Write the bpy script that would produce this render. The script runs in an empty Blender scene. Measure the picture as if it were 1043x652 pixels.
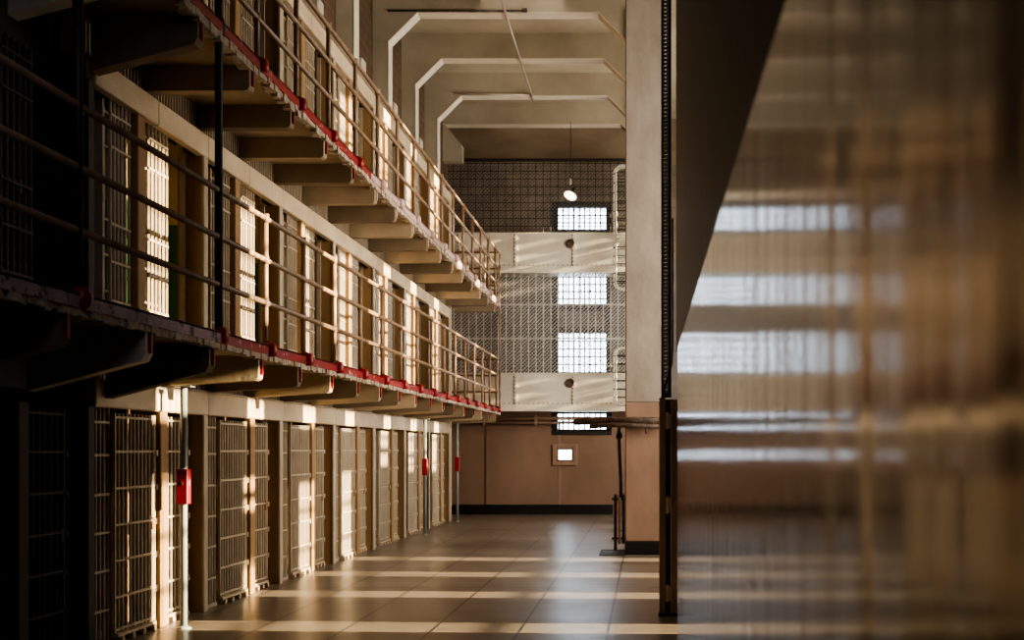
import bpy, math, random
from mathutils import Vector, Matrix
random.seed(7)
S = bpy.context.scene
C = S.collection
PI = math.pi

# ------------------------------------------------------------------ helpers
class MB:
    """collects simple shapes; build() links them as one mesh object"""
    def __init__(s): s.v = []; s.f = []
    def add(s, vs, fs):
        n = len(s.v); s.v += [tuple(v) for v in vs]; s.f += [tuple(i + n for i in f) for f in fs]; return s
    def box(s, x0, x1, y0, y1, z0, z1):
        vs = [(x0,y0,z0),(x1,y0,z0),(x1,y1,z0),(x0,y1,z0),(x0,y0,z1),(x1,y0,z1),(x1,y1,z1),(x0,y1,z1)]
        return s.add(vs, [(3,2,1,0),(4,5,6,7),(0,1,5,4),(1,2,6,5),(2,3,7,6),(3,0,4,7)])
    def bev(s, x0, x1, y0, y1, z0, z1, b=.01):
        """box with chamfered edges"""
        b = min(b, (x1-x0)*.45, (y1-y0)*.45, (z1-z0)*.45)
        X=(x0,x1); Y=(y0,y1); Z=(z0,z1); vs=[]; idx={}
        for i in (0,1):
            for j in (0,1):
                for k in (0,1):
                    sx=1-2*i; sy=1-2*j; sz=1-2*k
                    p=(X[i],Y[j],Z[k])
                    idx[i,j,k,'x']=len(vs); vs.append((p[0],p[1]+sy*b,p[2]+sz*b))
                    idx[i,j,k,'y']=len(vs); vs.append((p[0]+sx*b,p[1],p[2]+sz*b))
                    idx[i,j,k,'z']=len(vs); vs.append((p[0]+sx*b,p[1]+sy*b,p[2]))
        fs=[]
        cyc=((0,0),(1,0),(1,1),(0,1))
        for i in (0,1):
            fs.append([idx[i,a,c,'x'] for a,c in cyc]); fs.append([idx[a,i,c,'y'] for a,c in cyc]); fs.append([idx[a,c,i,'z'] for a,c in cyc])
        for a,c in cyc:
            fs.append([idx[0,a,c,'y'],idx[1,a,c,'y'],idx[1,a,c,'z'],idx[0,a,c,'z']])
            fs.append([idx[a,0,c,'x'],idx[a,1,c,'x'],idx[a,1,c,'z'],idx[a,0,c,'z']])
            fs.append([idx[a,c,0,'x'],idx[a,c,1,'x'],idx[a,c,1,'y'],idx[a,c,0,'y']])
        for i in (0,1):
            for j in (0,1):
                for k in (0,1): fs.append([idx[i,j,k,t] for t in 'xyz'])
        cen=Vector(((x0+x1)/2,(y0+y1)/2,(z0+z1)/2)); out=[]
        for f in fs:
            p=[Vector(vs[q]) for q in f]; n=(p[1]-p[0]).cross(p[2]-p[0]); m=sum(p,Vector())/len(p)-cen
            out.append(f if n.dot(m)>0 else f[::-1])
        return s.add(vs,out)
    def tube(s, pts, r, n=8, caps=True):
        pts=[Vector(p) for p in pts]; vs=[]; fs=[]; m=len(pts)
        ref=None
        for i,p in enumerate(pts):
            if i==0: d=pts[1]-pts[0]
            elif i==m-1: d=pts[-1]-pts[-2]
            else: d=(pts[i]-pts[i-1]).normalized()+(pts[i+1]-pts[i]).normalized()
            d.normalize()
            if ref is None:
                ref=Vector((0,0,1)) if abs(d.z)<.9 else Vector((1,0,0))
            u=d.cross(ref)
            if u.length<1e-4: u=d.cross(Vector((0,1,0)))
            u.normalize(); w=u.cross(d); ref=w
            k=1.0
            if 0<i<m-1:
                c=(pts[i]-pts[i-1]).normalized().dot((pts[i+1]-pts[i]).normalized())
                k=1/max(.5,math.sqrt((1+c)/2))
            rr=r[i] if isinstance(r,(list,tuple)) else r
            for j in range(n):
                a=2*PI*j/n
                vs.append(p+(u*math.cos(a)+w*math.sin(a))*rr)
        for i in range(m-1):
            for j in range(n):
                a=i*n+j; b=i*n+(j+1)%n
                fs.append((a,b,b+n,a+n))
        if caps: fs.append(tuple(range(n))[::-1]); fs.append(tuple((m-1)*n+j for j in range(n)))
        return s.add(vs,fs)
    def prism(s, poly, y0, y1):
        """polygon in XZ extruded in Y"""
        n=len(poly); vs=[(x,y0,z) for x,z in poly]+[(x,y1,z) for x,z in poly]
        a=sum(poly[i][0]*poly[(i+1)%n][1]-poly[(i+1)%n][0]*poly[i][1] for i in range(n))
        fs=[tuple(range(n)),tuple(range(n,2*n))[::-1]]+[((i+1)%n,i,i+n,(i+1)%n+n) for i in range(n)]
        if a<0: fs=[f[::-1] for f in fs]
        return s.add(vs,fs)
    def lathe(s, prof, cen, n=20, axis='z', tilt=None):
        """profile of (radius, height)"""
        vs=[]; fs=[]; m=len(prof)
        for r,h in prof:
            for j in range(n):
                a=2*PI*j/n
                if axis=='z': p=Vector((r*math.cos(a),r*math.sin(a),h))
                else: p=Vector((r*math.cos(a),h,r*math.sin(a)))
                if tilt is not None: p=tilt@p
                vs.append(p+Vector(cen))
        for i in range(m-1):
            for j in range(n):
                a=i*n+j; b=i*n+(j+1)%n; fs.append((a,b,b+n,a+n))
        fs.append(tuple(range(n))[::-1]); fs.append(tuple((m-1)*n+j for j in range(n)))
        return s.add(vs,fs)
    def build(s, name, mat, parent=None, smooth=False, label=None):
        me=bpy.data.meshes.new(name); me.from_pydata(s.v,[],s.f); me.update()
        if smooth:
            for p in me.polygons: p.use_smooth = len(p.vertices)<=4
        me.materials.append(mat)
        o=bpy.data.objects.new(name,me); C.objects.link(o)
        if parent is not None: o.parent=parent
        if label: o['label']=label
        return o

def tag(o,label,cat,group=None,kind=None):
    o['label']=label; o['category']=cat
    if group: o['group']=group
    if kind: o['kind']=kind
    return o
def thing(name,label,cat,loc=(0,0,0),group=None):
    o=bpy.data.objects.new(name,None); C.objects.link(o); o.location=loc; o.empty_display_size=.1
    return tag(o,label,cat,group)
def struct(o,label=None):
    o['kind']='structure'
    if label: o['label']=label
    return o
def dup(root,loc,label):
    r=root.copy(); C.objects.link(r); r.location=loc; r['label']=label
    for ch in list(root.children):
        c=ch.copy(); C.objects.link(c); c.parent=r
        for g in list(ch.children):
            d=g.copy(); C.objects.link(d); d.parent=c
    return r
ORD=['first','second','third','fourth','fifth','sixth','seventh','eighth','ninth','tenth','eleventh','twelfth','thirteenth','fourteenth','fifteenth','sixteenth','seventeenth','eighteenth','nineteenth','twentieth']

# ------------------------------------------------------------------ materials
def L(c): return tuple((x/12.92 if x<=.04045 else ((x+.055)/1.055)**2.4) for x in c)+(1,)
def mat(name,a,b=None,scale=(3,3,3),rough=.55,bump=.0,bscale=None,metal=0,chip=None,chip_t=.62,chip_s=9,detail=5,spec=.5,rvar=0):
    m=bpy.data.materials.new(name); m.use_nodes=True; nt=m.node_tree; N=nt.nodes; P=N['Principled BSDF']
    geo=N.new('ShaderNodeNewGeometry')
    def noise(sc,det=detail,rgh=.6):
        mp=N.new('ShaderNodeMapping'); mp.inputs['Scale'].default_value=sc
        nt.links.new(geo.outputs['Position'],mp.inputs['Vector'])
        n=N.new('ShaderNodeTexNoise'); n.inputs['Scale'].default_value=1; n.inputs['Detail'].default_value=det; n.inputs['Roughness'].default_value=rgh
        nt.links.new(mp.outputs[0],n.inputs['Vector']); return n
    n=noise(scale); r=N.new('ShaderNodeValToRGB')
    r.color_ramp.elements[0].position=.32; r.color_ramp.elements[1].position=.68
    r.color_ramp.elements[0].color=L(a); r.color_ramp.elements[1].color=L(b or a)
    nt.links.new(n.outputs['Fac'],r.inputs['Fac']); col=r.outputs['Color']
    if chip:
        n2=noise((chip_s,)*3,8,.7); r2=N.new('ShaderNodeValToRGB')
        r2.color_ramp.elements[0].position=chip_t; r2.color_ramp.elements[1].position=chip_t+.03
        nt.links.new(n2.outputs['Fac'],r2.inputs['Fac'])
        mx=N.new('ShaderNodeMix'); mx.data_type='RGBA'
        nt.links.new(r2.outputs['Color'],mx.inputs['Factor']); nt.links.new(col,mx.inputs['A']); mx.inputs['B'].default_value=L(chip)
        col=mx.outputs['Result']
    nt.links.new(col,P.inputs['Base Color'])
    P.inputs['Roughness'].default_value=rough; P.inputs['Metallic'].default_value=metal
    P.inputs['Specular IOR Level'].default_value=spec
    if rvar:
        mr=N.new('ShaderNodeMapRange'); mr.inputs['To Min'].default_value=rough-rvar; mr.inputs['To Max'].default_value=rough+rvar
        nt.links.new(n.outputs['Fac'],mr.inputs['Value']); nt.links.new(mr.outputs[0],P.inputs['Roughness'])
    if bump:
        n3=noise(bscale or tuple(x*4 for x in scale)); bp=N.new('ShaderNodeBump'); bp.inputs['Strength'].default_value=bump; bp.inputs['Distance'].default_value=.02
        nt.links.new(n3.outputs['Fac'],bp.inputs['Height']); nt.links.new(bp.outputs[0],P.inputs['Normal'])
    return m
def emis(name,col,st):
    m=bpy.data.materials.new(name); m.use_nodes=True; P=m.node_tree.nodes['Principled BSDF']
    P.inputs['Base Color'].default_value=L(col); P.inputs['Emission Color'].default_value=L(col); P.inputs['Emission Strength'].default_value=st
    P.inputs['Roughness'].default_value=.4
    return m

M={}
M['bar']=mat('bar_paint',(.70,.64,.55),(.60,.54,.45),rough=.42,scale=(6,6,3),chip=(.35,.26,.18),chip_t=.68)
M['cream']=mat('cream_steel_paint',(.74,.66,.55),(.66,.58,.47),rough=.45,scale=(2,2,2),bump=.15,bscale=(20,20,20))
M['pilaster']=mat('tan_column_paint',(.60,.47,.31),(.50,.38,.24),rough=.5,scale=(5,5,.8))
M['header']=mat('cream_header_paint',(.80,.73,.62),(.70,.62,.51),rough=.42,scale=(1.5,1.5,3),bump=.1,bscale=(14,14,14))
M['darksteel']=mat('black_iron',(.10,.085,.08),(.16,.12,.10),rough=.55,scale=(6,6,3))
M['vent']=mat('vent_dark',(.16,.12,.09),(.12,.09,.06),rough=.8)
M['rail']=mat('rail_pipe_paint',(.60,.49,.38),(.47,.37,.29),rough=.38,scale=(7,7,4),chip=(.75,.68,.58),chip_t=.66,chip_s=14)
M['red']=mat('red_edge_paint',(.62,.10,.11),(.45,.06,.09),rough=.5,scale=(3,3,3),chip=(.80,.72,.64),chip_t=.60,chip_s=6)
M['redc']=mat('red_collar_paint',(.62,.07,.07),(.45,.05,.06),rough=.4,scale=(8,8,8))
M['redbox']=mat('red_box_paint',(.58,.04,.06),(.44,.03,.05),rough=.4,scale=(5,5,5))
M['chip']=mat('chipped_concrete_edge',(.78,.73,.66),(.55,.48,.40),rough=.8,scale=(9,9,9),bump=.8,bscale=(25,25,25))
M['paleviolet']=mat('worn_violet_edge_paint',(.66,.58,.62),(.52,.42,.47),rough=.55,scale=(4,4,4),chip=(.22,.12,.12),chip_t=.58,chip_s=5)
M['palepink']=mat('worn_edge_paint',(.80,.72,.68),(.66,.50,.48),rough=.6,scale=(5,5,5),chip=(.58,.16,.16),chip_t=.66,chip_s=5)
M['soffitdark']=mat('bracket_dark_paint',(.50,.43,.33),(.40,.34,.26),rough=.75,scale=(1.2,1.2,1.2),bump=.2,bscale=(8,8,8))
M['soffit']=mat('gallery_concrete',(.66,.59,.48),(.55,.48,.38),rough=.75,scale=(1.2,1.2,1.2),bump=.2,bscale=(8,8,8))
M['beam']=mat('cream_roof_paint',(.68,.64,.56),(.60,.56,.48),rough=.7,scale=(.9,.9,.9),bump=.12,bscale=(5,5,5))
M['beamedge']=mat('white_beam_edge_paint',(.86,.82,.75),(.78,.74,.66),rough=.55,scale=(2,2,2))  # paler than the beam: sun and bounced light put into the colour
M['pillar']=mat('pillar_plaster',(.60,.56,.51),(.50,.46,.41),rough=.75,scale=(2.5,2.5,1.1),bump=.7,bscale=(3,3,3))
M['pillarlow']=mat('pillar_tan_paint',(.57,.46,.385),(.50,.40,.33),rough=.5,scale=(3,3,1.2),bump=.15)
M['lowwall']=mat('tan_wall_paint',(.52,.415,.34),(.45,.355,.285),rough=.55,scale=(.8,.8,.5),bump=.12)
M['black']=mat('black_base_paint',(.05,.045,.05),(.08,.07,.07),rough=.4)
M['gun']=mat('white_gallery_plate',(.84,.82,.76),(.74,.71,.64),rough=.5,scale=(1.2,1.2,1.6),chip=(.55,.47,.38),chip_t=.70,chip_s=4)
M['mesh']=mat('galvanised_wire',(.80,.79,.76),(.70,.69,.66),rough=.4,metal=.3)
M['meshdark']=mat('dark_wire',(.13,.11,.10),(.18,.15,.13),rough=.6)
M['greypole']=mat('grey_pole_paint',(.55,.57,.55),(.46,.48,.46),rough=.35,scale=(4,4,1.5))
M['browniron']=mat('brown_iron_paint',(.70,.58,.48),(.58,.47,.38),rough=.45,scale=(5,5,2))
M['hinge']=mat('worn_hinge_paint',(.90,.82,.76),(.80,.70,.64),rough=.4)
M['pipe']=mat('old_pipe_lagging',(.38,.30,.24),(.12,.09,.07),rough=.7,scale=(9,9,9),bump=.5)
M['endgrey']=mat('grey_end_plaster',(.46,.43,.40),(.36,.34,.32),rough=.8,scale=(1,1,1.5),bump=.2)
M['upperend']=mat('end_wall_concrete',(.56,.49,.40),(.46,.39,.31),rough=.85,scale=(.7,.7,1.5),bump=.25,bscale=(4,4,4))
M['conduit']=mat('conduit_paint',(.76,.72,.66),(.66,.62,.55),rough=.45)
M['green']=mat('dark_green_enamel',(.06,.16,.10),(.05,.12,.08),rough=.3)
M['lampwhite']=emis('lit_lamp_shade_lining',(1.0,.93,.80),4.0)
M['pane']=None

def mat_cellwall():
    m=mat('cell_two_tone_paint',(.80,.72,.52),(.72,.64,.45),rough=.5,scale=(1,1,1)); nt=m.node_tree; N=nt.nodes; P=N['Principled BSDF']
    tc=N.new('ShaderNodeTexCoord'); sp=N.new('ShaderNodeSeparateXYZ'); nt.links.new(tc.outputs['Object'],sp.inputs[0])
    lt=N.new('ShaderNodeMath'); lt.operation='LESS_THAN'; lt.inputs[1].default_value=1.42; nt.links.new(sp.outputs['Z'],lt.inputs[0])
    src=P.inputs['Base Color'].links[0].from_socket
    mx=N.new('ShaderNodeMix'); mx.data_type='RGBA'; nt.links.new(lt.outputs[0],mx.inputs['Factor']); nt.links.new(src,mx.inputs['A']); mx.inputs['B'].default_value=L((.18,.36,.16))
    nt.links.new(mx.outputs['Result'],P.inputs['Base Color']); return m
M['cell']=mat_cellwall()

def mat_brick(name,c1,c2,mortar,axes,sx,bw,bh,rough=.85):
    m=bpy.data.materials.new(name); m.use_nodes=True; nt=m.node_tree; N=nt.nodes; P=N['Principled BSDF']
    g=N.new('ShaderNodeNewGeometry'); sp=N.new('ShaderNodeSeparateXYZ'); nt.links.new(g.outputs['Position'],sp.inputs[0])
    cb=N.new('ShaderNodeCombineXYZ'); nt.links.new(sp.outputs[axes[0]],cb.inputs[0]); nt.links.new(sp.outputs[axes[1]],cb.inputs[1])
    b=N.new('ShaderNodeTexBrick'); nt.links.new(cb.outputs[0],b.inputs['Vector'])
    b.inputs['Scale'].default_value=1; b.inputs['Brick Width'].default_value=bw; b.inputs['Row Height'].default_value=bh
    b.inputs['Mortar Size'].default_value=sx; b.inputs['Mortar Smooth'].default_value=.2
    b.inputs['Color1'].default_value=L(c1); b.inputs['Color2'].default_value=L(c2); b.inputs['Mortar'].default_value=L(mortar)
    n=N.new('ShaderNodeTexNoise'); n.inputs['Scale'].default_value=1.3; n.inputs['Detail'].default_value=6; nt.links.new(g.outputs['Position'],n.inputs['Vector'])
    mr=N.new('ShaderNodeMapRange'); mr.inputs['From Min'].default_value=.3; mr.inputs['From Max'].default_value=.7; mr.inputs['To Min'].default_value=.65; mr.inputs['To Max'].default_value=1.15; nt.links.new(n.outputs['Fac'],mr.inputs['Value'])
    mx=N.new('ShaderNodeMix'); mx.data_type='RGBA'; mx.blend_type='MULTIPLY'; mx.inputs['Factor'].default_value=1
    nt.links.new(b.outputs['Color'],mx.inputs['A']); nt.links.new(mr.outputs[0],mx.inputs['B'])
    nt.links.new(mx.outputs['Result'],P.inputs['Base Color'])
    P.inputs['Roughness'].default_value=rough
    bp=N.new('ShaderNodeBump'); bp.inputs['Strength'].default_value=.4; bp.inputs['Distance'].default_value=.01; bp.invert=True
    nt.links.new(b.outputs['Fac'],bp.inputs['Height']); nt.links.new(bp.outputs[0],P.inputs['Normal'])
    return m
M['block']=mat_brick('brown_block_wall',(.33,.25,.17),(.28,.21,.14),(.40,.32,.23),('Y','Z'),.012,.42,.2)
M['endblock']=mat_brick('dark_end_block_wall',(.50,.44,.37),(.44,.38,.32),(.38,.33,.28),('X','Z'),.012,.6,.3)

def mat_floor():
    m=mat('polished_concrete_slabs',(.48,.44,.385),(.42,.38,.33),scale=(.9,.9,.9),rough=.30,detail=3,rvar=.05,spec=.4)
    nt=m.node_tree; N=nt.nodes; P=N['Principled BSDF']
    g=[x for x in N if x.type=='NEW_GEOMETRY'][0]
    sp=N.new('ShaderNodeSeparateXYZ'); nt.links.new(g.outputs['Position'],sp.inputs[0])
    def mth(op,a,b=None):
        q=N.new('ShaderNodeMath'); q.operation=op
        for i,v in enumerate((a,b)):
            if v is None: continue
            if isinstance(v,(int,float)): q.inputs[i].default_value=v
            else: nt.links.new(v,q.inputs[i])
        return q.outputs[0]
    def lines(sock,off,per,w):
        return mth('LESS_THAN',mth('PINGPONG',mth('ADD',sock,off),per/2),w)
    l=mth('MAXIMUM',lines(sp.outputs['X'],.375+.875*20,.875,.013),lines(sp.outputs['Y'],.45+35,1.75,.016))
    src=P.inputs['Base Color'].links[0].from_socket
    mx=N.new('ShaderNodeMix'); mx.data_type='RGBA'; nt.links.new(l,mx.inputs['Factor']); nt.links.new(src,mx.inputs['A']); mx.inputs['B'].default_value=L((.10,.085,.07))
    nt.links.new(mx.outputs['Result'],P.inputs['Base Color']); return m
M['floor']=mat_floor()

def mat_gloss():
    """glossy brown wall paint with vertical brush streaks and slight waves"""
    m=mat('glossy_brown_wall_paint',(.53,.36,.25),(.31,.20,.135),scale=(1,2.4,.3),spec=.24,rough=.12,detail=3)
    nt=m.node_tree; N=nt.nodes; P=N['Principled BSDF']
    g=[x for x in N if x.type=='NEW_GEOMETRY'][0]
    prev=None
    for sc,st,dist in (((1,4.5,.10),.8,.016),((1,22,.25),.5,.004),((1,70,.8),.5,.0012)):
        mp=N.new('ShaderNodeMapping'); mp.inputs['Scale'].default_value=sc; nt.links.new(g.outputs['Position'],mp.inputs['Vector'])
        n=N.new('ShaderNodeTexNoise'); n.inputs['Scale'].default_value=1; n.inputs['Detail'].default_value=2; nt.links.new(mp.outputs[0],n.inputs['Vector'])
        bp=N.new('ShaderNodeBump'); bp.inputs['Strength'].default_value=st; bp.inputs['Distance'].default_value=dist
        nt.links.new(n.outputs['Fac'],bp.inputs['Height'])
        if prev: nt.links.new(prev.outputs[0],bp.inputs['Normal'])
        prev=bp
    nt.links.new(prev.outputs[0],P.inputs['Normal'])
    P.inputs['Specular Tint'].default_value=(1,.72,.52,1)
    return m
M['gloss']=mat_gloss()
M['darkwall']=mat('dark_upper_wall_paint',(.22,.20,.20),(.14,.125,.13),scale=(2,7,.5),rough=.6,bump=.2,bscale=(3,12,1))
M['frost']=emis('daylit_frosted_glass',(.86,.93,1.0),11.0)

# ------------------------------------------------------------------ dimensions
T=2.85; YEND=36.0; XF=-4.85; XE=-3.9; CEIL=10.80; BEAM=10.26
NC=15; Y0=10.1; SP=1.5; YB=Y0+NC*SP      # block ends at 32.6

# ------------------------------------------------------------------ setting
struct(MB().box(-8.2,7,-3,36.4,-.2,0).build('floor',M['floor']))
struct(MB().box(-8.2,7,-3,36.4,CEIL,CEIL+.2).build('ceiling',M['beam']))
struct(MB().box(-8.2,7,-3.2,-3,0,CEIL).build('wall_back',M['upperend']))
struct(MB().box(-7.75,-7.6,-3,YB+.1,0,8.6).build('wall_left',M['cell']))
# near stretch of the left wall before the first cell in view, and upper block wall above the cells
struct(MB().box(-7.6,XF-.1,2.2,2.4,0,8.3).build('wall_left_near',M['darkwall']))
struct(MB().box(-5.6,-5.3,-3,35.1,8.45,CEIL).build('wall_left_upper',M['block']))
# outside left wall of the passage past the end of the cell block
struct(MB().box(-8.2,-8.0,-3,36.4,0,CEIL).build('wall_left_outer',M['lowwall']))
struct(MB().box(-7.6,-5.05,YB,YB+.12,0,8.5).build('wall_left_block_end',M['lowwall']))

# end wall: lower tan wall with holes for the windows
def wall_with_holes(x0,x1,z0,z1,y0,y1,holes):
    xs=sorted({x0,x1}|{h[0] for h in holes}|{h[1] for h in holes}); zs=sorted({z0,z1}|{h[2] for h in holes}|{h[3] for h in holes})
    b=MB()
    for i in range(len(xs)-1):
        for k in range(len(zs)-1):
            cx=(xs[i]+xs[i+1])/2; cz=(zs[k]+zs[k+1])/2
            if xs[i]<x0-1e-6 or xs[i+1]>x1+1e-6 or zs[k]<z0-1e-6 or zs[k+1]>z1+1e-6: continue
            if any(h[0]<cx<h[1] and h[2]<cz<h[3] for h in holes): continue
            b.box(xs[i],xs[i+1],y0,y1,zs[k],zs[k+1])
    return b
W=[(-2.42,-1.10,7.80,8.40),(-2.42,-1.10,5.72,6.50),(-2.42,-1.10,3.90,4.96),(-2.42,-1.10,2.33,2.75)]
SMALL=(-2.40,-2.04,1.50,1.76)
struct(wall_with_holes(-8.2,7,0,2.8,YEND,36.4,[W[3],SMALL]).build('wall_end_lower',M['lowwall']))
struct(wall_with_holes(-8.2,7,2.8,7.0,YEND,36.4,W[1:3]).build('wall_end_middle',M['endgrey']))
struct(wall_with_holes(-8.2,7,7.0,9.55,YEND,36.4,W[:1]).build('wall_end_upper',M['endblock']))
struct(MB().box(-8.2,7,YEND-.12,36.4,9.55,CEIL).build('wall_end_lintel',M['upperend']))
struct(MB().bev(-7.9,-.9,YEND-.05,YEND+.01,0,.27,.01).build('baseboard_end',M['black']))
struct(MB().box(-4.38,-4.32,YEND-.03,YEND+.01,.27,2.55).build('trim_1',M['lowwall']))
struct(MB().box(-2.40,-2.34,YEND-.012,YEND+.01,.27,1.42).box(-2.40,-2.34,YEND-.012,YEND+.01,1.86,2.5).build('trim_2',M['pillarlow']))
b=MB(); b.box(-7.9,-.7,YEND-.03,YEND+.01,2.28,2.33).build('trim_3',M['lowwall']); struct(bpy.data.objects['trim_3'])

for i,(x0,x1,z0,z1) in enumerate(W+[SMALL]):
    b=MB(); y=YEND+.12; small=(i==4)
    fw=.05 if small else .16
    for (a0,a1,c0,c1) in ((x0-fw,x0,z0-fw,z1+fw),(x1,x1+fw,z0-fw,z1+fw),(x0,x1,z1,z1+fw),(x0,x1,z0-fw,z0)):
        b.bev(a0,a1,YEND-.03,YEND+.1,c0,c1,.008)
    if i==2:
        for (a0,a1) in ((x0-fw,x0),(x1,x1+fw)): b.bev(a0,a1,YEND-.03,YEND+.1,z1+fw,5.56,.008)
    w=struct(b.build('window_%d'%(i+1),M['lowwall'] if small else M['darksteel']))
    MB().box(x0-.02,x1+.02,y+.1,y+.12,z0-.02,z1+.02).build('window_pane',M['frost'],w)
    if not small:
        g=MB(); n=9
        for k in range(1,n): 
            x=x0+(x1-x0)*k/n; g.tube([(x,y,z0),(x,y,z1)],.024,6)
        rows=max(2,round((z1-z0)/.2))
        for k in range(1,rows):
            z=z0+(z1-z0)*k/rows; g.box(x0,x1,y-.012,y+.012,z-.018,z+.018)
        g.build('window_bars',M['darksteel'],w)
# stepped tan surround of the little window
b=MB(); x0,x1,z0,z1=SMALL; f=.16
for (a0,a1,c0,c1) in ((x0-f,x0-.05,z0-f,z1+f),(x1+.05,x1+f,z0-f,z1+f),(x0-.05,x1+.05,z1+.05,z1+f),(x0-.05,x1+.05,z0-f,z0-.05)): b.bev(a0,a1,YEND-.05,YEND+.02,c0,c1,.01)
b.build('window_surround',M['pillarlow'],bpy.data.objects['window_5'])

# ------------------------------------------------------------------ near right wall: glossy to 2.7 m, dark above
struct(MB().bev(.28,.44,-3,11.7,0,2.71,.012).build('wall_right',M['gloss']))
struct(MB().bev(.285,.44,-3,12.5,2.71,CEIL,.004).build('wall_right_upper',M['darkwall']))

# far right outer wall with the tall windows that let the low sun in; panels added in them shape its patches
XR=6.4; XT=6.7
SUNT=.22; DR=XR-(XF-.08)
wins=[(13.0,.72,[(-1.3,1.55),(2.10,2.42),(2.9,4.9)]),
      (15.95,.66,[(-1.3,.45),(1.05,1.2),(1.3,1.5),(2.12,2.42),(2.95,4.9)]),
      (18.55,.66,[(-1.3,1.35),(2.12,2.42),(2.95,5.0)]),
      (21.15,.62,[(-1.3,1.45),(2.12,2.42),(2.95,5.0),(6.3,7.6)]),
      (24.25,.62,[(1.45,1.75),(1.85,2.42),(2.95,5.25),(5.9,8.2)]),
      (27.05,.62,[(1.35,1.65),(1.72,2.42),(2.95,8.2)]),
      (30.05,.62,[(1.3,2.42),(2.95,8.2)]),
      (33.2,.70,[(1.2,2.3),(2.95,8.2)])]
prev=-3.0; b=MB()
wins=[(y-.22,w,iv) for y,w,iv in wins]+[(34.72,.62,[(1.9+.3*q,2.06+.3*q) for q in range(5)]+[(5.6+.3*q,5.76+.3*q) for q in range(6)])]  # last window added, its slits shaped to streak the guard gallery with sun
for (yc,w,iv) in wins:
    b.box(XR,XT,prev,yc-w/2,0,CEIL); prev=yc+w/2
b.box(XR,XT,prev,36.4,0,CEIL)
for (yc,w,iv) in wins:
    z=0.0
    for (h0,h1) in iv:
        a=h0+SUNT*DR; c=min(h1+SUNT*DR,CEIL-.1)
        if a>z: b.box(XR+.1,XT-.05,yc-w/2,yc+w/2,z,a)
        z=c
    b.box(XR+.1,XT-.05,yc-w/2,yc+w/2,z,CEIL)
struct(b.build('wall_right_outer',M['upperend']))
for i,(yc,w,iv) in enumerate(wins):
    g=MB()
    for d in (-.17,.0,.17): g.box(XR+.12,XR+.16,yc+d*w/.7-.018,yc+d*w/.7+.018,1.0,CEIL-.3)
    for k in range(16): g.box(XR+.12,XR+.16,yc-w/2,yc+w/2,1.2+k*.55,1.25+k*.55)
    struct(g.build('window_%d'%(i+6),M['darksteel']))

# ------------------------------------------------------------------ roof frames: beam + haunches + left column (+ right column)
def frame_profile(right):
    XL=-5.0; XRt=-.36; h=.56; D=BEAM
    z0=8.0
    b=MB(); y0,y1=0,.36
    # beam
    b.box(-5.35,(XRt+.66) ,y0,y1,D,CEIL-.002)
    b.prism([(-5.35,D),(-5.35,D-h),(XL,D-h),(XL+h,D)],y0,y1)
    b.prism([(XRt-h,D),(XRt,D-h),(XRt+.66,D-h),(XRt+.66,D)],y0,y1)
    return b
def pale_lit_edge():  # pale skin imitating the light on soffit and inner column face
    XL=-5.0; XRt=-.36; h=.56; D=BEAM; t=.012
    b=MB(); y0,y1=-.006,.366
    pts=[(XL,8.3),(XL,D-h),(XL+h,D),(XRt-h,D),(XRt,D-h)]
    off=[(t,0),(t,-t*.4),(t*.4,-t),(-t*.4,-t),(-t,-t*.4)]
    for i in range(4):
        p,q=pts[i],pts[i+1]; o1,o2=off[i],off[i+1]
        b.prism([p,q,(q[0]+o2[0],q[1]+o2[1]),(p[0]+o1[0],p[1]+o1[1])],y0,y1)
    return b
FY=[22.5,25.5,28.5,31.5,34.3]
fr0=None
for k,y in enumerate(FY):
    lab='%s cream concrete roof frame from the near end, with angled haunches over the corridor'%ORD[k]
    if k==0:
        t=thing('roof_frame',lab,'roof beam',(0,y,0),'concrete roof frames'); fr0=t
        frame_profile(True).build('beam',M['beam'],t)
        pale_lit_edge().build('edge_trim',M['beamedge'],t,label='white painted lower edge')
        MB().bev(-5.36,-5.0,0,.36,8.3,BEAM-.56,.01).build('column',M['beam'],t)
    else:
        r=dup(fr0,(0,y,0),lab)
        if k==4:
            r['label']='farthest cream concrete roof frame, before the end wall, with a corner bracket at its left'
            for ch in r.children:
                if ch.name.startswith('beam'):
                    b=MB(); b.box(-5.35,.3,0,.36,BEAM,CEIL-.002); b.prism([(-.36-.3,BEAM),(-.36,BEAM-.3),(.3,BEAM-.3),(.3,BEAM)],0,.36)
                    o2=b.build('x',M['beam']); ch.data=o2.data; bpy.data.objects.remove(o2)
                elif ch.name.startswith('edge'):
                    o2=MB().box(-5.3,-.66,-.006,.366,BEAM-.012,BEAM).build('x',M['beamedge']); ch.data=o2.data; bpy.data.objects.remove(o2)
                else:
                    o2=MB().prism([(-5.36,BEAM),(-5.25,BEAM),(-4.80,BEAM-.55),(-4.80,9.3),(-5.36,9.3)],0,.36).build('x',M['beam']); ch.data=o2.data; bpy.data.objects.remove(o2)
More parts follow.
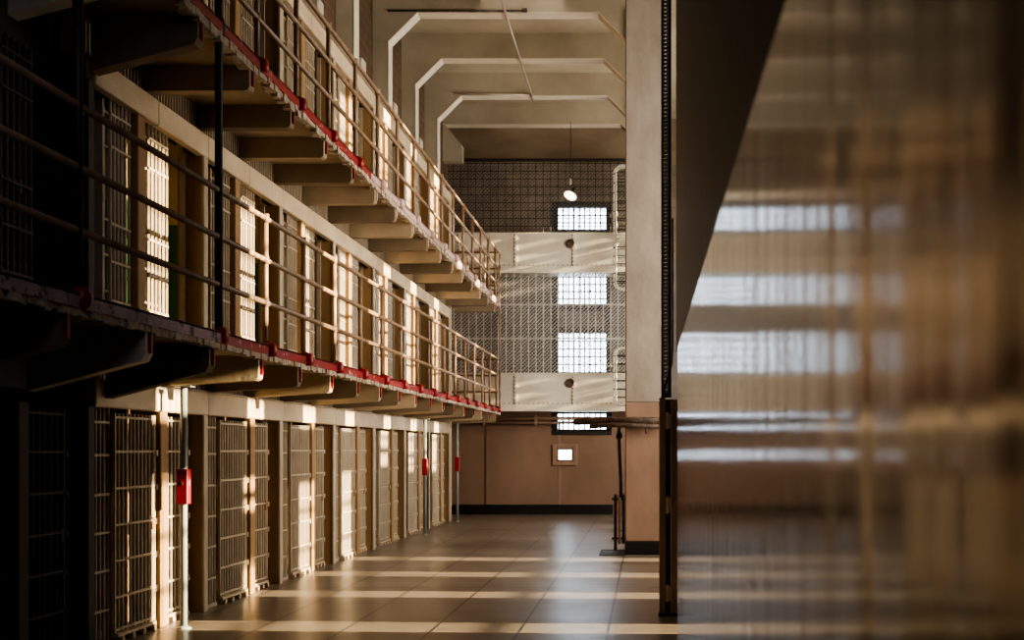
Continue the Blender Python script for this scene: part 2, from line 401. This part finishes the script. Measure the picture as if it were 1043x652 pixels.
# right hand pillars
for k,y in enumerate([22.3,25.35,28.35,31.35]):
    lab='%s along the right side'%['big plaster pillar, tan below and grey above, nearest','second tan and grey plaster pillar behind the nearest one','third tan and grey plaster pillar behind the nearest one','fourth tan and grey plaster pillar behind the nearest one'][k]
    if k>0: dup(P0,(-.035,y,0),lab)
    if k==0:
        t=thing('pillar','big square pillar, grey plaster above tan paint, black base, near the radiator','pillar',(-.035,y,0),'pillars along the right side'); P0=t
        MB().bev(-.315,.315,0,.7,2.58,BEAM+.02,.02).build('upper_shaft',M['pillar'],t,label='grey cracked plaster upper part')
        MB().bev(-.32,.32,-.005,.705,.22,2.58,.02).build('lower_shaft',M['pillarlow'],t,label='tan painted lower part')
        MB().bev(-.325,.325,-.01,.71,0,.22,.01).build('base',M['black'],t,label='black painted base')

# ------------------------------------------------------------------ cells
def grille(b,y0,y1,z0,z1,x,nb,r=.014,rows=(.32,.68,1.03,1.38,1.74,2.04),over=.0):
    for i in range(nb):
        y=y0+(y1-y0)*i/(nb-1)
        b.tube([(x,y,z0),(x,y,z1)],r,6)
    for z in rows:
        if z0<z<z1: b.box(x-.006,x+.018,y0-.015-over,y1+.015+over,z-.011,z+.011)
def make_cell(kind,door_open):
    t=thing('prison_cell','','prison cell',(0,0,0))
    # header panel
    MB().bev(-.10,.0,.006,1.494,2.17,2.42,.012).build('header_panel',M['header'],t)
    v=MB()
    for i in range(19):
        y=.04+i*.079; v.box(-.13,-.11,y,y+.028,2.42,2.74)
    v.box(-.14,-.06,0,1.5,2.42,2.445)
    v.build('vent_grille',M['bar'],t)
    MB().box(-.36,-.34,0,1.5,2.30,2.74).build('vent_backing',M['vent'],t)
    # partition on the far side and light lintel above the grilles
    MB().box(-2.7,-.30,1.44,1.53,0,2.74).build('partition',M['cell'] if door_open else M['pilaster'],t)
    if kind=='B':
        MB().box(-.30,-.02,1.36,1.46,0,2.17).build('pilaster',M['pilaster'],t,label='deep tan steel fin')
        MB().bev(-.03,-.0,1.345,1.475,0,2.17,.006).build('pilaster_edge',M['bar'],t)
        if not door_open:
            MB().bev(-.10,-.015,.10,.28,0,2.17,.008).build('pilaster',M['pilaster'],t,label='broad flat tan steel plate')
            f0,f1,nb,fx=1.15,1.30,3,-.18
            d0,d1,ndb=.35,1.08,8; dx=-.12
        else:
            f0,f1,nb,fx=-.02,.48,6,-.10
            d0,d1,ndb=.0,.50,6; dx=-.20
    else:
        if not door_open:
            f0,f1,nb,fx=.07,.52,6,-.11
            d0,d1,ndb=.56,1.50,11; dx=-.065
        else:
            f0,f1,nb,fx=.55,.99,6,-.10
            d0,d1,ndb=.55,1.02,6; dx=-.20
            MB().bev(-.10,-.02,1.02,1.20,0,2.17,.008).build('pilaster',M['pilaster'],t,label='broad flat tan steel plate')
    g=MB(); grille(g,f0,f1,.03,2.17,fx,nb); g.box(fx-.02,fx+.02,f0-.03,f1+.03,0,.035)
    g.build('fixed_grille',M['bar'],t)
    d=MB(); grille(d,d0,d1,.09,2.13,dx,ndb,rows=(.12,.42,.76,1.09,1.43,1.77,2.09))
    d.box(dx-.012,dx+.02,d0-.03,d0-.004,.09,2.13).box(dx-.012,dx+.02,d1+.004,d1+.03,.09,2.13)
    for z in (.42,.76,1.09,1.43,1.77):     # lugs on the closing edge
        d.box(dx-.01,dx+.03,d1+.03,d1+.075,z-.045,z+.015)
    do=d.build('sliding_door',M['bar'],t)
    lk=MB(); lk.bev(dx-.02,dx+.025,d1-.05,d1+.02,1.0,1.12,.006); lk.build('lock_box',M['pilaster'],do)
    k=MB(); k.box(dx-.03,dx+.04,d0,d1,.055,.085)
    for q in (.08,.36,.64,.92):
        y=d0+(d1-d0)*q; k.bev(dx-.03,dx+.06,y-.03,y+.03,0,.06,.008)
    k.build('door_track',M['cream'],t)
    # door frame lines
    j=MB()
    if kind=='B':
        j.box(-.26,-.18,f1+.04,f1+.07,0,2.17).box(-.26,-.20,1.31,1.34,0,2.17)
    else:
        j.box(-.20,-.13,.01,.035,0,2.17)
        if not door_open: j.box(-.16,-.10,.525,.545,0,2.17)
        else: j.box(-.24,-.14,f0-.07,f0-.035,0,2.17)
    j.build('door_jamb',M['bar'],t)
    return t
first={}
tier_name=['ground tier','middle tier','top tier']
for tier in range(3):
    seen=0
    for k in range(NC):
        if tier==2 and k<2: continue
        kind='B' if k%2==0 else 'A'
        op=tier>0
        loc=(XF,Y0+k*SP,tier*T+ (0 if tier==0 else .0))
        lab='%s barred cell from the near end on the %s, sliding door %s'%(ORD[seen],tier_name[tier],'standing open' if op else 'closed')
        seen+=1
        key=(kind,op,tier)
        if (kind,op) not in first:
            c=make_cell(kind,op); c.location=loc; c['label']=lab; first[kind,op]=c
        else: c=dup(first[kind,op],loc,lab)
        c['group']='barred cells on the '+tier_name[tier]
# first cell of each tier in view: shade painted in as dark steel
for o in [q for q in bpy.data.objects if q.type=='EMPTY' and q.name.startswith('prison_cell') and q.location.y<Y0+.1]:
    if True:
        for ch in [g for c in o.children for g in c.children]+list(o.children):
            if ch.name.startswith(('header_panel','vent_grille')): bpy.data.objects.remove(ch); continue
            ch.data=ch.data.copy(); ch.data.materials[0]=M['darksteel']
# steel end plates of the block
struct(MB().bev(-5.05,XF+.02,YB-.02,YB+.1,0,8.2,.01).build('trim_4',M['cream']))

# ------------------------------------------------------------------ galleries with brackets
YS=2.5; YE=35.1
TO=[0,0,-.3]
BY=[9.1+1.5*i for i in range(18)]     # 9.1 ... 34.6
for tier in (1,2):
    nm=['','middle','top'][tier]
    t=thing('gallery_walkway','concrete walkway along the %s tier of cells with a chipped red edge'%nm,'walkway',(0,0,tier*T),'walkways along the cell block')
    MB().box(-7.58,XE,YS,YB-.03,-.11,0).box(-5.03,XE,YB-.03,YB+.13,-.11,0).box(-5.7,XE,YB+.13,YE,-.11,0).build('slab',M['soffit'],t)
    # red angle iron with a ragged white edge below
    YR=18.6 if tier==2 else YE
    def edge(y0,y1): return MB().box(XE,XE+.02,y0,y1,-.085,.015).box(XE-.06,XE+.02,y0,y1,.0,.018)
    y0e=12.0 if tier==1 else YS
    e=edge(y0e,YR)
    if tier==1: edge(YS,y0e).build('edge_angle',M['paleviolet'],t,label='dull violet grey worn edge')
    if tier==1: e.box(-5.7,XE+.02,YE,YE+.02,-.085,.018)
    e.build('edge_angle',M['red'],t,label='red painted edge with white chips')
    if tier==2:
        e=edge(YR,YE); e.box(-5.7,XE+.02,YE,YE+.02,-.085,.018)
        e.build('edge_angle',M['palepink'],t,label='pale worn edge with faded red patches')
    c=MB(); y=YS
    while y<YE-.01:
        y2=min(y+random.uniform(.05,.16),YE); d=random.uniform(0,.05) if tier==2 else random.uniform(0,.025)
        c.box(XE-.05-random.uniform(0,.06),XE+.012+random.uniform(-.012,.008),y,y2,-.125-d,-.084); y=y2
    c.build('chipped_edge',M['chip'],t,label='broken whitish concrete edge')
    for i,y in enumerate(BY):
        y=y+TO[tier]
        zb=-.365 if tier==2 else -.415
        prof=[(XF-.10,-.11),(XE-.02,-.11),(XE-.02,-.32),(XE-.03,-.345),(XE-.06,-.36),(XF-.10,zb)]
        if i<=2: prof=[(XF+.0,-.11),(XE-.02,-.11),(XE-.02,-.30),(XE-.05,-.36),(XE-.10,-.375),(XF+.0,-.60)]
        br=MB().prism(prof,y-.30,y-.14).build('bracket',M['gun' if i==1 else ('soffit' if i%2 else 'soffitdark')],t)
        q=MB().box(XE-.021,XE+.004,y-.24,y-.20,-.30,-.085)
        q.build('end_strip',M['redc'] if y<YR else M['palepink'],br,label='red strip on the bracket end' if y<YR else 'pale strip on the bracket end')

# ------------------------------------------------------------------ railings
for tier in (1,2):
    nm=['','middle','top'][tier]; z=tier*T; x=XE-.035
    t=thing('guard_railing','three-bar pipe railing along the edge of the %s walkway'%nm,'railing',(0,0,z),'pipe railings of the walkways')
    for h in (.46,.90,1.33):
        r=MB(); r.tube([(x,YS,h),(x,YE-.12,h),(x-.02,YE-.06,h),(x-.09,YE-.04,h),(-5.6,YE-.04,h)],.028,10)
        r.build('rail',M['rail'],t,smooth=True)
    for i,y in enumerate(BY):
        if i in (0,2): 
            continue
        if i==1: continue
        y=y+TO[tier]
        p=MB(); p.tube([(x,y,-.0),(x,y,1.345)],.029,10)
        for h in (.46,.90,1.33): p.tube([(x,y,h-.045),(x,y,h+.045)],.037,10)
        po=p.build('post',M['rail'],t,smooth=True)
        col=MB(); col.lathe([(.03,-.10),(.052,-.09),(.058,-.05),(.058,.0),(.045,.03),(.03,.045)],(XE+.03,y,.0),12)
        col.tube([(XE+.03,y,.01),(x,y,.035)],.04,10)
        far=tier==2 and y>18.6
        col.build('post_collar',M['palepink' if far else 'redc'],po,smooth=True,label='pale pipe collar at the post foot' if far else 'red pipe collar at the post foot')
    for xx in (-4.3,-4.75,-5.2,-5.6):
        MB().tube([(xx,YE-.04,0),(xx,YE-.04,1.345)],.022,8).build('post',M['rail'],t,smooth=True)
# the pole at the far corner joining both walkways
tag(MB().tube([(XE+.0,YE+.0,T),(XE+.0,YE+.0,2*T+1.36)],.024,10).build('corner_pole',M['rail'],smooth=True),'thin pale pole at the far corner joining the two walkways','pole')
# black uprights
for y,zt,lab in ((9.1,2*T,'black steel upright at the near left, dark, between the walkways'),(12.1,3*T-.2,'tall black steel upright standing on the red edge of the middle walkway')):
    t=thing('steel_upright',lab,'upright',(XE-.03,y,T))
    MB().tube([(0,0,0),(0,0,zt-T)],.036,12).build('shaft',M['darksteel'],t,smooth=True)
    MB().lathe([(.05,-.09),(.075,-.06),(.08,0),(.06,.05),(.04,.07)],(0.02,0,0),12).build('foot',M['redc'],t,smooth=True,label='dark red foot collar')
    if zt>2*T: MB().lathe([(.04,-.12),(.06,-.1),(.065,0),(.045,.06)],(0.0,0,T),12).build('sleeve',M['darksteel'],t,smooth=True)

# ------------------------------------------------------------------ poles with red boxes
def letter(s,parent,loc,rz,size,m):
    cu=bpy.data.curves.new('marking','FONT'); cu.body=s; cu.size=size; cu.extrude=.0015; cu.align_x='CENTER'; cu.align_y='CENTER'
    tmp=bpy.data.objects.new('marking',cu); C.objects.link(tmp)
    dg=bpy.context.evaluated_depsgraph_get(); me=bpy.data.meshes.new_from_object(tmp.evaluated_get(dg)); bpy.data.objects.remove(tmp)
    me.transform(Matrix.Translation(loc)@Matrix.Rotation(rz,4,'Z')@Matrix.Rotation(PI/2,4,'X'))
    me.materials.clear(); me.materials.append(m)
    o=bpy.data.objects.new('marking',me); C.objects.link(o); o.parent=parent; o['label']='pale letter S'; return o
M['letter']=mat('pale_marking_paint',(.72,.62,.58),(.62,.5,.48),rough=.6)
M['letterdim']=mat('faded_marking_paint',(.52,.22,.18),(.45,.16,.14),rough=.6)
for (y,lab) in ((13.15,'grey pole with a red box, nearest, in front of the first lit cells'),(27.5,'grey pole with a red box, second, under the far part of the walkway'),(32.2,'grey pole with a red box at the far end of the cell block')):
    t=thing('support_pole',lab,'pole',(-4.62,y,0),'grey poles under the walkway')
    MB().tube([(0,0,0),(0,0,2.42)],.034,14).lathe([(.075,0),(.075,.012),(.05,.02),(.04,.03)],(0,0,0),14).build('shaft',M['greypole'],t,smooth=True)
    MB().box(-.09,.09,-.07,.07,2.415,2.425).build('top_plate',M['greypole'],t)
    bx=MB(); bx.bev(-.055,.055,-.055,.055,1.245,1.595,.006); bo=bx.build('call_box',M['redbox'],t,label='red box')
    letter('S',bo,(0,-.0562,1.455),0,.07,M['letterdim']); letter('S',bo,(.0562,0,1.455),PI/2,.07,M['letter'])

# ------------------------------------------------------------------ gun gallery across the end wall
YG=35.2
t=thing('guard_gallery','white steel guard gallery behind wire mesh across the end wall','guard gallery',(0,0,0))
xa,xb=-7.8,.2
for (z0,z1,nm) in ((2.93,3.83,'lower'),(6.63,7.58,'upper')):
    rv=MB(); pl=MB(); pl.box(xa,xb,YG,YG+.03,z0,z1).box(xa,xb,YG-.03,YG+.05,z1-.035,z1).box(xa,xb,YG-.03,YG+.05,z0,z0+.04)
    # stiffening ribs, and rivets coloured dark for rust and their shadow dots
    for x in (-6.6,-5.0,-3.48,-1.93,-.45):
        pl.box(x-.035,x+.035,YG-.02,YG+.01,z0,z1)
        for k in range(9): rv.box(x-.05,x-.02,YG-.026,YG,z0+.06+k*.1,z0+.095+k*.1)
    for k in range(60): rv.box(xa+.1+k*.13,xa+.124+k*.13,YG-.012,YG+.01,z0+.07,z0+.094)
    rv.build('rivets',M['pipe'],pl.build('parapet_plate',M['gun'],t,label=nm+' white plated parapet'),label='rusty rivets, darkened for shadow dots')
    MB().box(xa,xb,YG-.05,YEND-.01,z0-.13,z0).build('gallery_floor',M['gun'],t)
    MB().lathe([(.125,0),(.125,-.03),(.10,-.045),(.10,-.02)],(-2.03,YG-.001,(z0+z1)/2+.17),20,axis='y').build('gun_port',M['pipe'],t,label='round rusty plate')
def chain(x0,x1,z0,z1,y,p,r):
    b=MB(); w=x1-x0; h=z1-z0
    n=int((w+h)/p)
    for sgn in (1,-1):
        for i in range(n+1):
            c=i*p
            # line u - v = c - h   (u along x, v along z)
            u0=max(0,c-h); u1=min(w,c)
            if u1-u0<.02: continue
            v0=u0-(c-h); v1=u1-(c-h)
            X0,X1=(x0+u0,x0+u1) if sgn>0 else (x1-u0,x1-u1)
            b.tube([(X0,y+sgn*r,z0+v0),(X1,y+sgn*r,z0+v1)],r if sgn>0 else r*.45,4,caps=False)
    return b
chain(-5.6,.1,3.83,6.6,YG+.02,.10,.009).build('chain_link_mesh',M['mesh'],t)
chain(-5.6,.1,7.58,9.5,YG+.02,.10,.003).build('chain_link_mesh',M['mesh'],t)
b=MB()
for i in range(29): x=-5.55+i*.2; b.tube([(x,YG+.05,3.83),(x,YG+.05,6.6)],.013,6)
for z in (4.75,5.66): b.box(-5.6,.1,YG+.04,YG+.08,z-.02,z+.02)
b.build('cage_bars',M['mesh'],t)
b=MB()
for i in range(29): x=-5.55+i*.2; b.tube([(x,YG-.02,7.58),(x,YG-.02,9.5)],.011,6)
for i in range(9): z=7.75+i*.21; b.tube([(-5.6,YG-.02,z),(.1,YG-.02,z)],.011,6)
b.build('cage_grid',M['meshdark'],t)
MB().bev(-5.6,.15,YG-.05,YG+.03,9.48,9.56,.01).build('cage_head',M['darksteel'],t)
# curved bar cages (beside the pillar)
for (zc0,zc1,lab) in ((2.95,4.45,'pale rounded bar cage beside the pillar at the lower guard gallery'),(7.35,9.25,'pale rounded bar cage beside the pillar under the upper mesh'),(6.0,7.3,'pale bar cage partly hidden by the pillar between the guard galleries')):
    tt=thing('bar_cage',lab,'bar cage',(-.55,34.75,0),'rounded bar cages by the pillar')
    b=MB(); w=.30; rad=.18
    pts=[]
    for (cx,cz,a0) in ((w-rad,zc1-rad,0),(-w+rad,zc1-rad,90),(-w+rad,zc0+rad,180),(w-rad,zc0+rad,270)):
        for s_ in range(0,91,18):
            a=math.radians(a0+s_); pts.append((cx+rad*math.cos(a),cz+rad*math.sin(a)))
    pts.append(pts[0])
    for yy in (-.18,.0,.18): b.tube([(p[0]*(1 if yy==0 else .8),yy,p[1]) for p in pts],.022,6,caps=False)
    b.build('hoop',M['gun'],tt,smooth=True)
    b=MB(); n=max(4,int((zc1-zc0)/.24))
    for i in range(n):
        z=zc0+.2+(zc1-zc0-.4)*i/(n-1)
        b.tube([(w*.8,-.2,z),(-w*.7,-.2,z),(-w-.01,0,z),(-w*.7,.2,z),(w*.8,.2,z)],.014,6)
    b.build('rung',M['darksteel'],tt,smooth=True)
    MB().box(.12,.20,.17,.43,zc1-.10,zc1-.06).build('wall_bracket',M['gun'],tt)

# ------------------------------------------------------------------ pipes, radiator, grate by the pillar
t=thing('pipe_run','old lagged pipes with a valve running past the pillar above the radiator','pipes',(0,0,0))
b=MB(); b.tube([(-1.25,23.2,2.27),(-.75,22.9,2.29),(-.5,22.2,2.28),(.33,22.15,2.27)],.06,8); b.tube([(-.95,22.6,2.18),(-.55,22.15,2.2),(.33,22.12,2.17)],.04,8)
b.build('horizontal_pipe',M['pipe'],t,smooth=True)
b=MB(); b.tube([(-.47,22.9,2.28),(-.47,22.9,1.95),(-.44,22.9,1.2),(-.44,22.9,.95)],.028,8); b.build('drop_pipe',M['pipe'],t,smooth=True)
b=MB(); b.lathe([(.03,-.06),(.07,-.04),(.075,.03),(.03,.06)],(-.52,22.5,2.28),10,axis='y'); b.lathe([(.05,-.05),(.06,0),(.03,.08)],(-.47,22.9,2.02),10); b.tube([(.0,22.15,2.2),(.0,22.12,2.05)],.022,6); b.build('valve',M['pipe'],t,smooth=True)
t=thing('wall_pipes','long brown pipes under the guard gallery along the end wall','pipes',(0,0,0))
for z,r in ((2.62,.05),(2.50,.035)): MB().tube([(-5.5,YEND-.2,z),(-.6,YEND-.2,z)],r,8).build('pipe',M['lowwall'],t,smooth=True)
for x in (-4.4,-3.0,-1.6): MB().box(x-.03,x+.03,YEND-.24,YEND,2.44,2.70).build('pipe_clamp',M['browniron'],t)
t=thing('radiator','dark cast iron column radiator beside the big pillar','radiator',(-.57,23.45,0))
for i in range(6):
    x=i*.072
    b=MB(); b.bev(x,x+.05,-.10,-.035,.10,.98,.02).bev(x,x+.05,.035,.10,.10,.98,.02).bev(x,x+.05,-.10,.10,.90,1.0,.03).bev(x,x+.05,-.10,.10,.12,.22,.03)
    b.build('column_section',M['browniron'] if i%2 else M['darksteel'],t)
b=MB()
for x in (.0,.36): b.bev(x,x+.05,-.09,-.05,.0,.12,.008).bev(x,x+.05,.05,.09,.0,.12,.008)
b.build('foot',M['darksteel'],t)
for z in (.9,.2): MB().tube([(-.04,0,z),(.45,0,z)],.02,8).build('joining_pipe',M['darksteel'],t,smooth=True)
t=thing('floor_grate','dark iron grate in the floor beside the big pillar','grate',(-.55,22.1,0))
MB().box(-.22,.18,0,1.15,.001,.006).build('pit',M['black'],t)
b=MB(); b.box(-.24,.20,-.02,0,.001,.014).box(-.24,.20,1.15,1.17,.001,.014).box(-.24,-.22,0,1.15,.001,.014).box(.18,.20,0,1.15,.001,.014)
for i in range(12): b.box(-.22+i*.033,-.21+i*.033,0,1.15,.006,.014)
b.build('bars',M['darksteel'],t)

# ------------------------------------------------------------------ gate post with hinges and the mesh strip above
t=thing('gate_post','dark brown steel gate posts with worn hinges at the end of the glossy wall','gate post',(0,14.2,0))
MB().bev(.142,.215,-.04,.04,0,2.35,.008).build('post',M['browniron'],t)
MB().bev(.265,.345,-.06,.06,0,2.33,.008).build('post',M['browniron'],t)
MB().box(.20,.275,.02,.05,0,2.33).build('stop_plate',M['darksteel'],t)
for z in (.24,1.19,2.10):
    h=MB(); h.tube([(.235,-.03,z-.09),(.235,-.03,z+.09)],.022,10).bev(.215,.262,-.045,-.02,z-.075,z+.075,.004); h.build('hinge',M['hinge'],t,smooth=False)
MB().bev(.135,.36,-.07,.07,0,.03,.005).build('base_plate',M['darksteel'],t)
t=thing('mesh_screen','tall narrow wire mesh screen between the pillar and the dark upper wall','screen',(0,14.3,0))
b=MB(); b.bev(.165,.185,-.02,.02,2.36,9.5,.004).bev(.245,.275,-.02,.02,2.36,9.5,.004); b.bev(.165,.275,-.02,.02,2.355,2.40,.004); b.build('frame',M['darksteel'],t)
b=MB()
for i in range(170):
    z=2.4+i*.042; b.tube([(.185,0,z),(.245,0,z+.03)],.012,4,caps=False)
    b.tube([(.245,0.01,z),(.185,0.01,z+.03)],.012,4,caps=False)
b.build('wire_mesh',M['gun'],t)
b=MB(); b.tube([(.29,14.3-14.3,4.3),(.29,0,2.9),(.28,0,2.72),(.20,0,2.45),(.19,0,2.30)],.012,6); b.build('cable_conduit',M['pipe'],t,smooth=True)

# ------------------------------------------------------------------ conduits and the hanging lamp
tag(MB().tube([(-2.72,-1,BEAM-.03),(-2.72,31.85,BEAM-.03)],.022,8).build('ceiling_conduit',M['conduit'],smooth=True),'thin pale conduit running lengthwise under the roof beams','conduit')
tag(MB().tube([(-5.0,25.47,BEAM+.02),(-2.35,25.47,BEAM+.02)],.02,6).bev(-2.40,-2.30,25.42,25.5,BEAM-.01,BEAM+.06,.01).build('beam_conduit',M['pipe'],smooth=True),'dark conduit across the nearest visible roof beam','conduit')
tag(MB().tube([(-4.6,31.47,BEAM+.04),(-2.72,31.47,BEAM+.0)],.018,6).build('beam_conduit',M['conduit'],smooth=True),'pale conduit across a far roof beam, meeting the lengthwise one','conduit')
t=thing('pendant_lamp','lit pendant lamp with tilted shade hanging before the end wall','lamp',(-1.95,34.0,8.35))
Rt=Matrix.Rotation(math.radians(-32),3,'X')@Matrix.Rotation(math.radians(18),3,'Y')
MB().tube([(.0,0,.3),(0,0,BEAM-8.35)],.010,6).build('cord',M['darksteel'],t,smooth=True)
MB().tube([(0,0,.28),(0,0,.42)],.03,10).build('socket',M['conduit'],t,smooth=True)
MB().lathe([(.175,-.02),(.17,0),(.12,.05),(.06,.09),(.045,.2),(.04,.3)],(0,0,.0),20,tilt=Rt).build('lamp_shade',M['green'],t,smooth=True)
MB().lathe([(.165,-.024),(.165,-.021)],(0,0,0),20,tilt=Rt).lathe([(.02,-.09),(.045,-.07),(.05,-.03),(.02,-.02)],(0,0,0),12,tilt=Rt).build('bulb',M['lampwhite'],t)
# small fittings on the upper wall above the top tier
for k,(y,z) in enumerate(((20.3,8.62),(23.4,8.62),(26.4,8.62),(29.4,8.62))):
    tt=thing('wall_fitting','%s small pale conduit box from the near end above the top tier of cells'%ORD[k],'conduit box',(-5.1,y,z),'conduit boxes above the top tier')
    MB().bev(-.09,.09,-.16,.16,-.10,.10,.02).build('box',M['conduit'],tt)
    MB().tube([(0,.16,0),(0,.6,-.05),(0,.8,-.13)],.025,8).build('elbow_pipe',M['conduit'],tt,smooth=True)

# ------------------------------------------------------------------ light
sd=bpy.data.lights.new('sun','SUN'); sd.energy=42; sd.angle=math.radians(.55); sd.color=(1,.80,.52)
so=bpy.data.objects.new('sun',sd); C.objects.link(so)
so.rotation_euler=Vector((-1,.055,-SUNT)).to_track_quat('-Z','Y').to_euler()
def area(name,loc,dirv,sx,sy,e,col,spread=180):
    d=bpy.data.lights.new(name,'AREA'); d.shape='RECTANGLE'; d.size=sx; d.size_y=sy; d.energy=e; d.color=col; d.spread=math.radians(spread)
    o=bpy.data.objects.new(name,d); C.objects.link(o); o.location=loc; o.rotation_euler=Vector(dirv).to_track_quat('-Z','Y').to_euler(); return o
area('window_daylight',(6.0,20,5.0),(-1,.4,-.05),10,6,950,(1,.885,.745),125)
area('window_daylight',(6.0,30,5.0),(-1,.25,-.0),8,6,1000,(1,.91,.79),130)
area('near_fill',(-1.5,5.0,6.0),(-.55,1,-.3),2.0,2.5,16,(.92,.90,1.0),150)  # unseen fill lamp, added to lift the dark near end
area('skylight',(-2.4,24,10.2),(0,.2,-1),1.6,14,70,(1,.88,.74),150)
w=bpy.data.worlds.new('world'); S.world=w; w.use_nodes=True
w.node_tree.nodes['Background'].inputs[0].default_value=(1,.85,.65,1); w.node_tree.nodes['Background'].inputs[1].default_value=.10

# ------------------------------------------------------------------ camera
cd=bpy.data.cameras.new('camera'); cam=bpy.data.objects.new('camera',cd); C.objects.link(cam)
cam.location=(0,0,1.8); cam.rotation_euler=(PI/2,0,0)
cd.sensor_fit='HORIZONTAL'; cd.sensor_width=36; cd.lens=1340/1043*36
cd.shift_x=-(658-521.5)/1043; cd.shift_y=(457-326)/1043
cd.clip_start=.05; cd.clip_end=200
cd.dof.use_dof=True; cd.dof.focus_distance=19; cd.dof.aperture_fstop=2.6
S.camera=cam
S.cycles.use_denoising=True
S.cycles.max_bounces=8; S.cycles.diffuse_bounces=5; S.cycles.glossy_bounces=4
S.cycles.sample_clamp_indirect=6
S.view_settings.view_transform='AgX'; S.view_settings.look='AgX - Medium High Contrast'
S.view_settings.exposure=.42
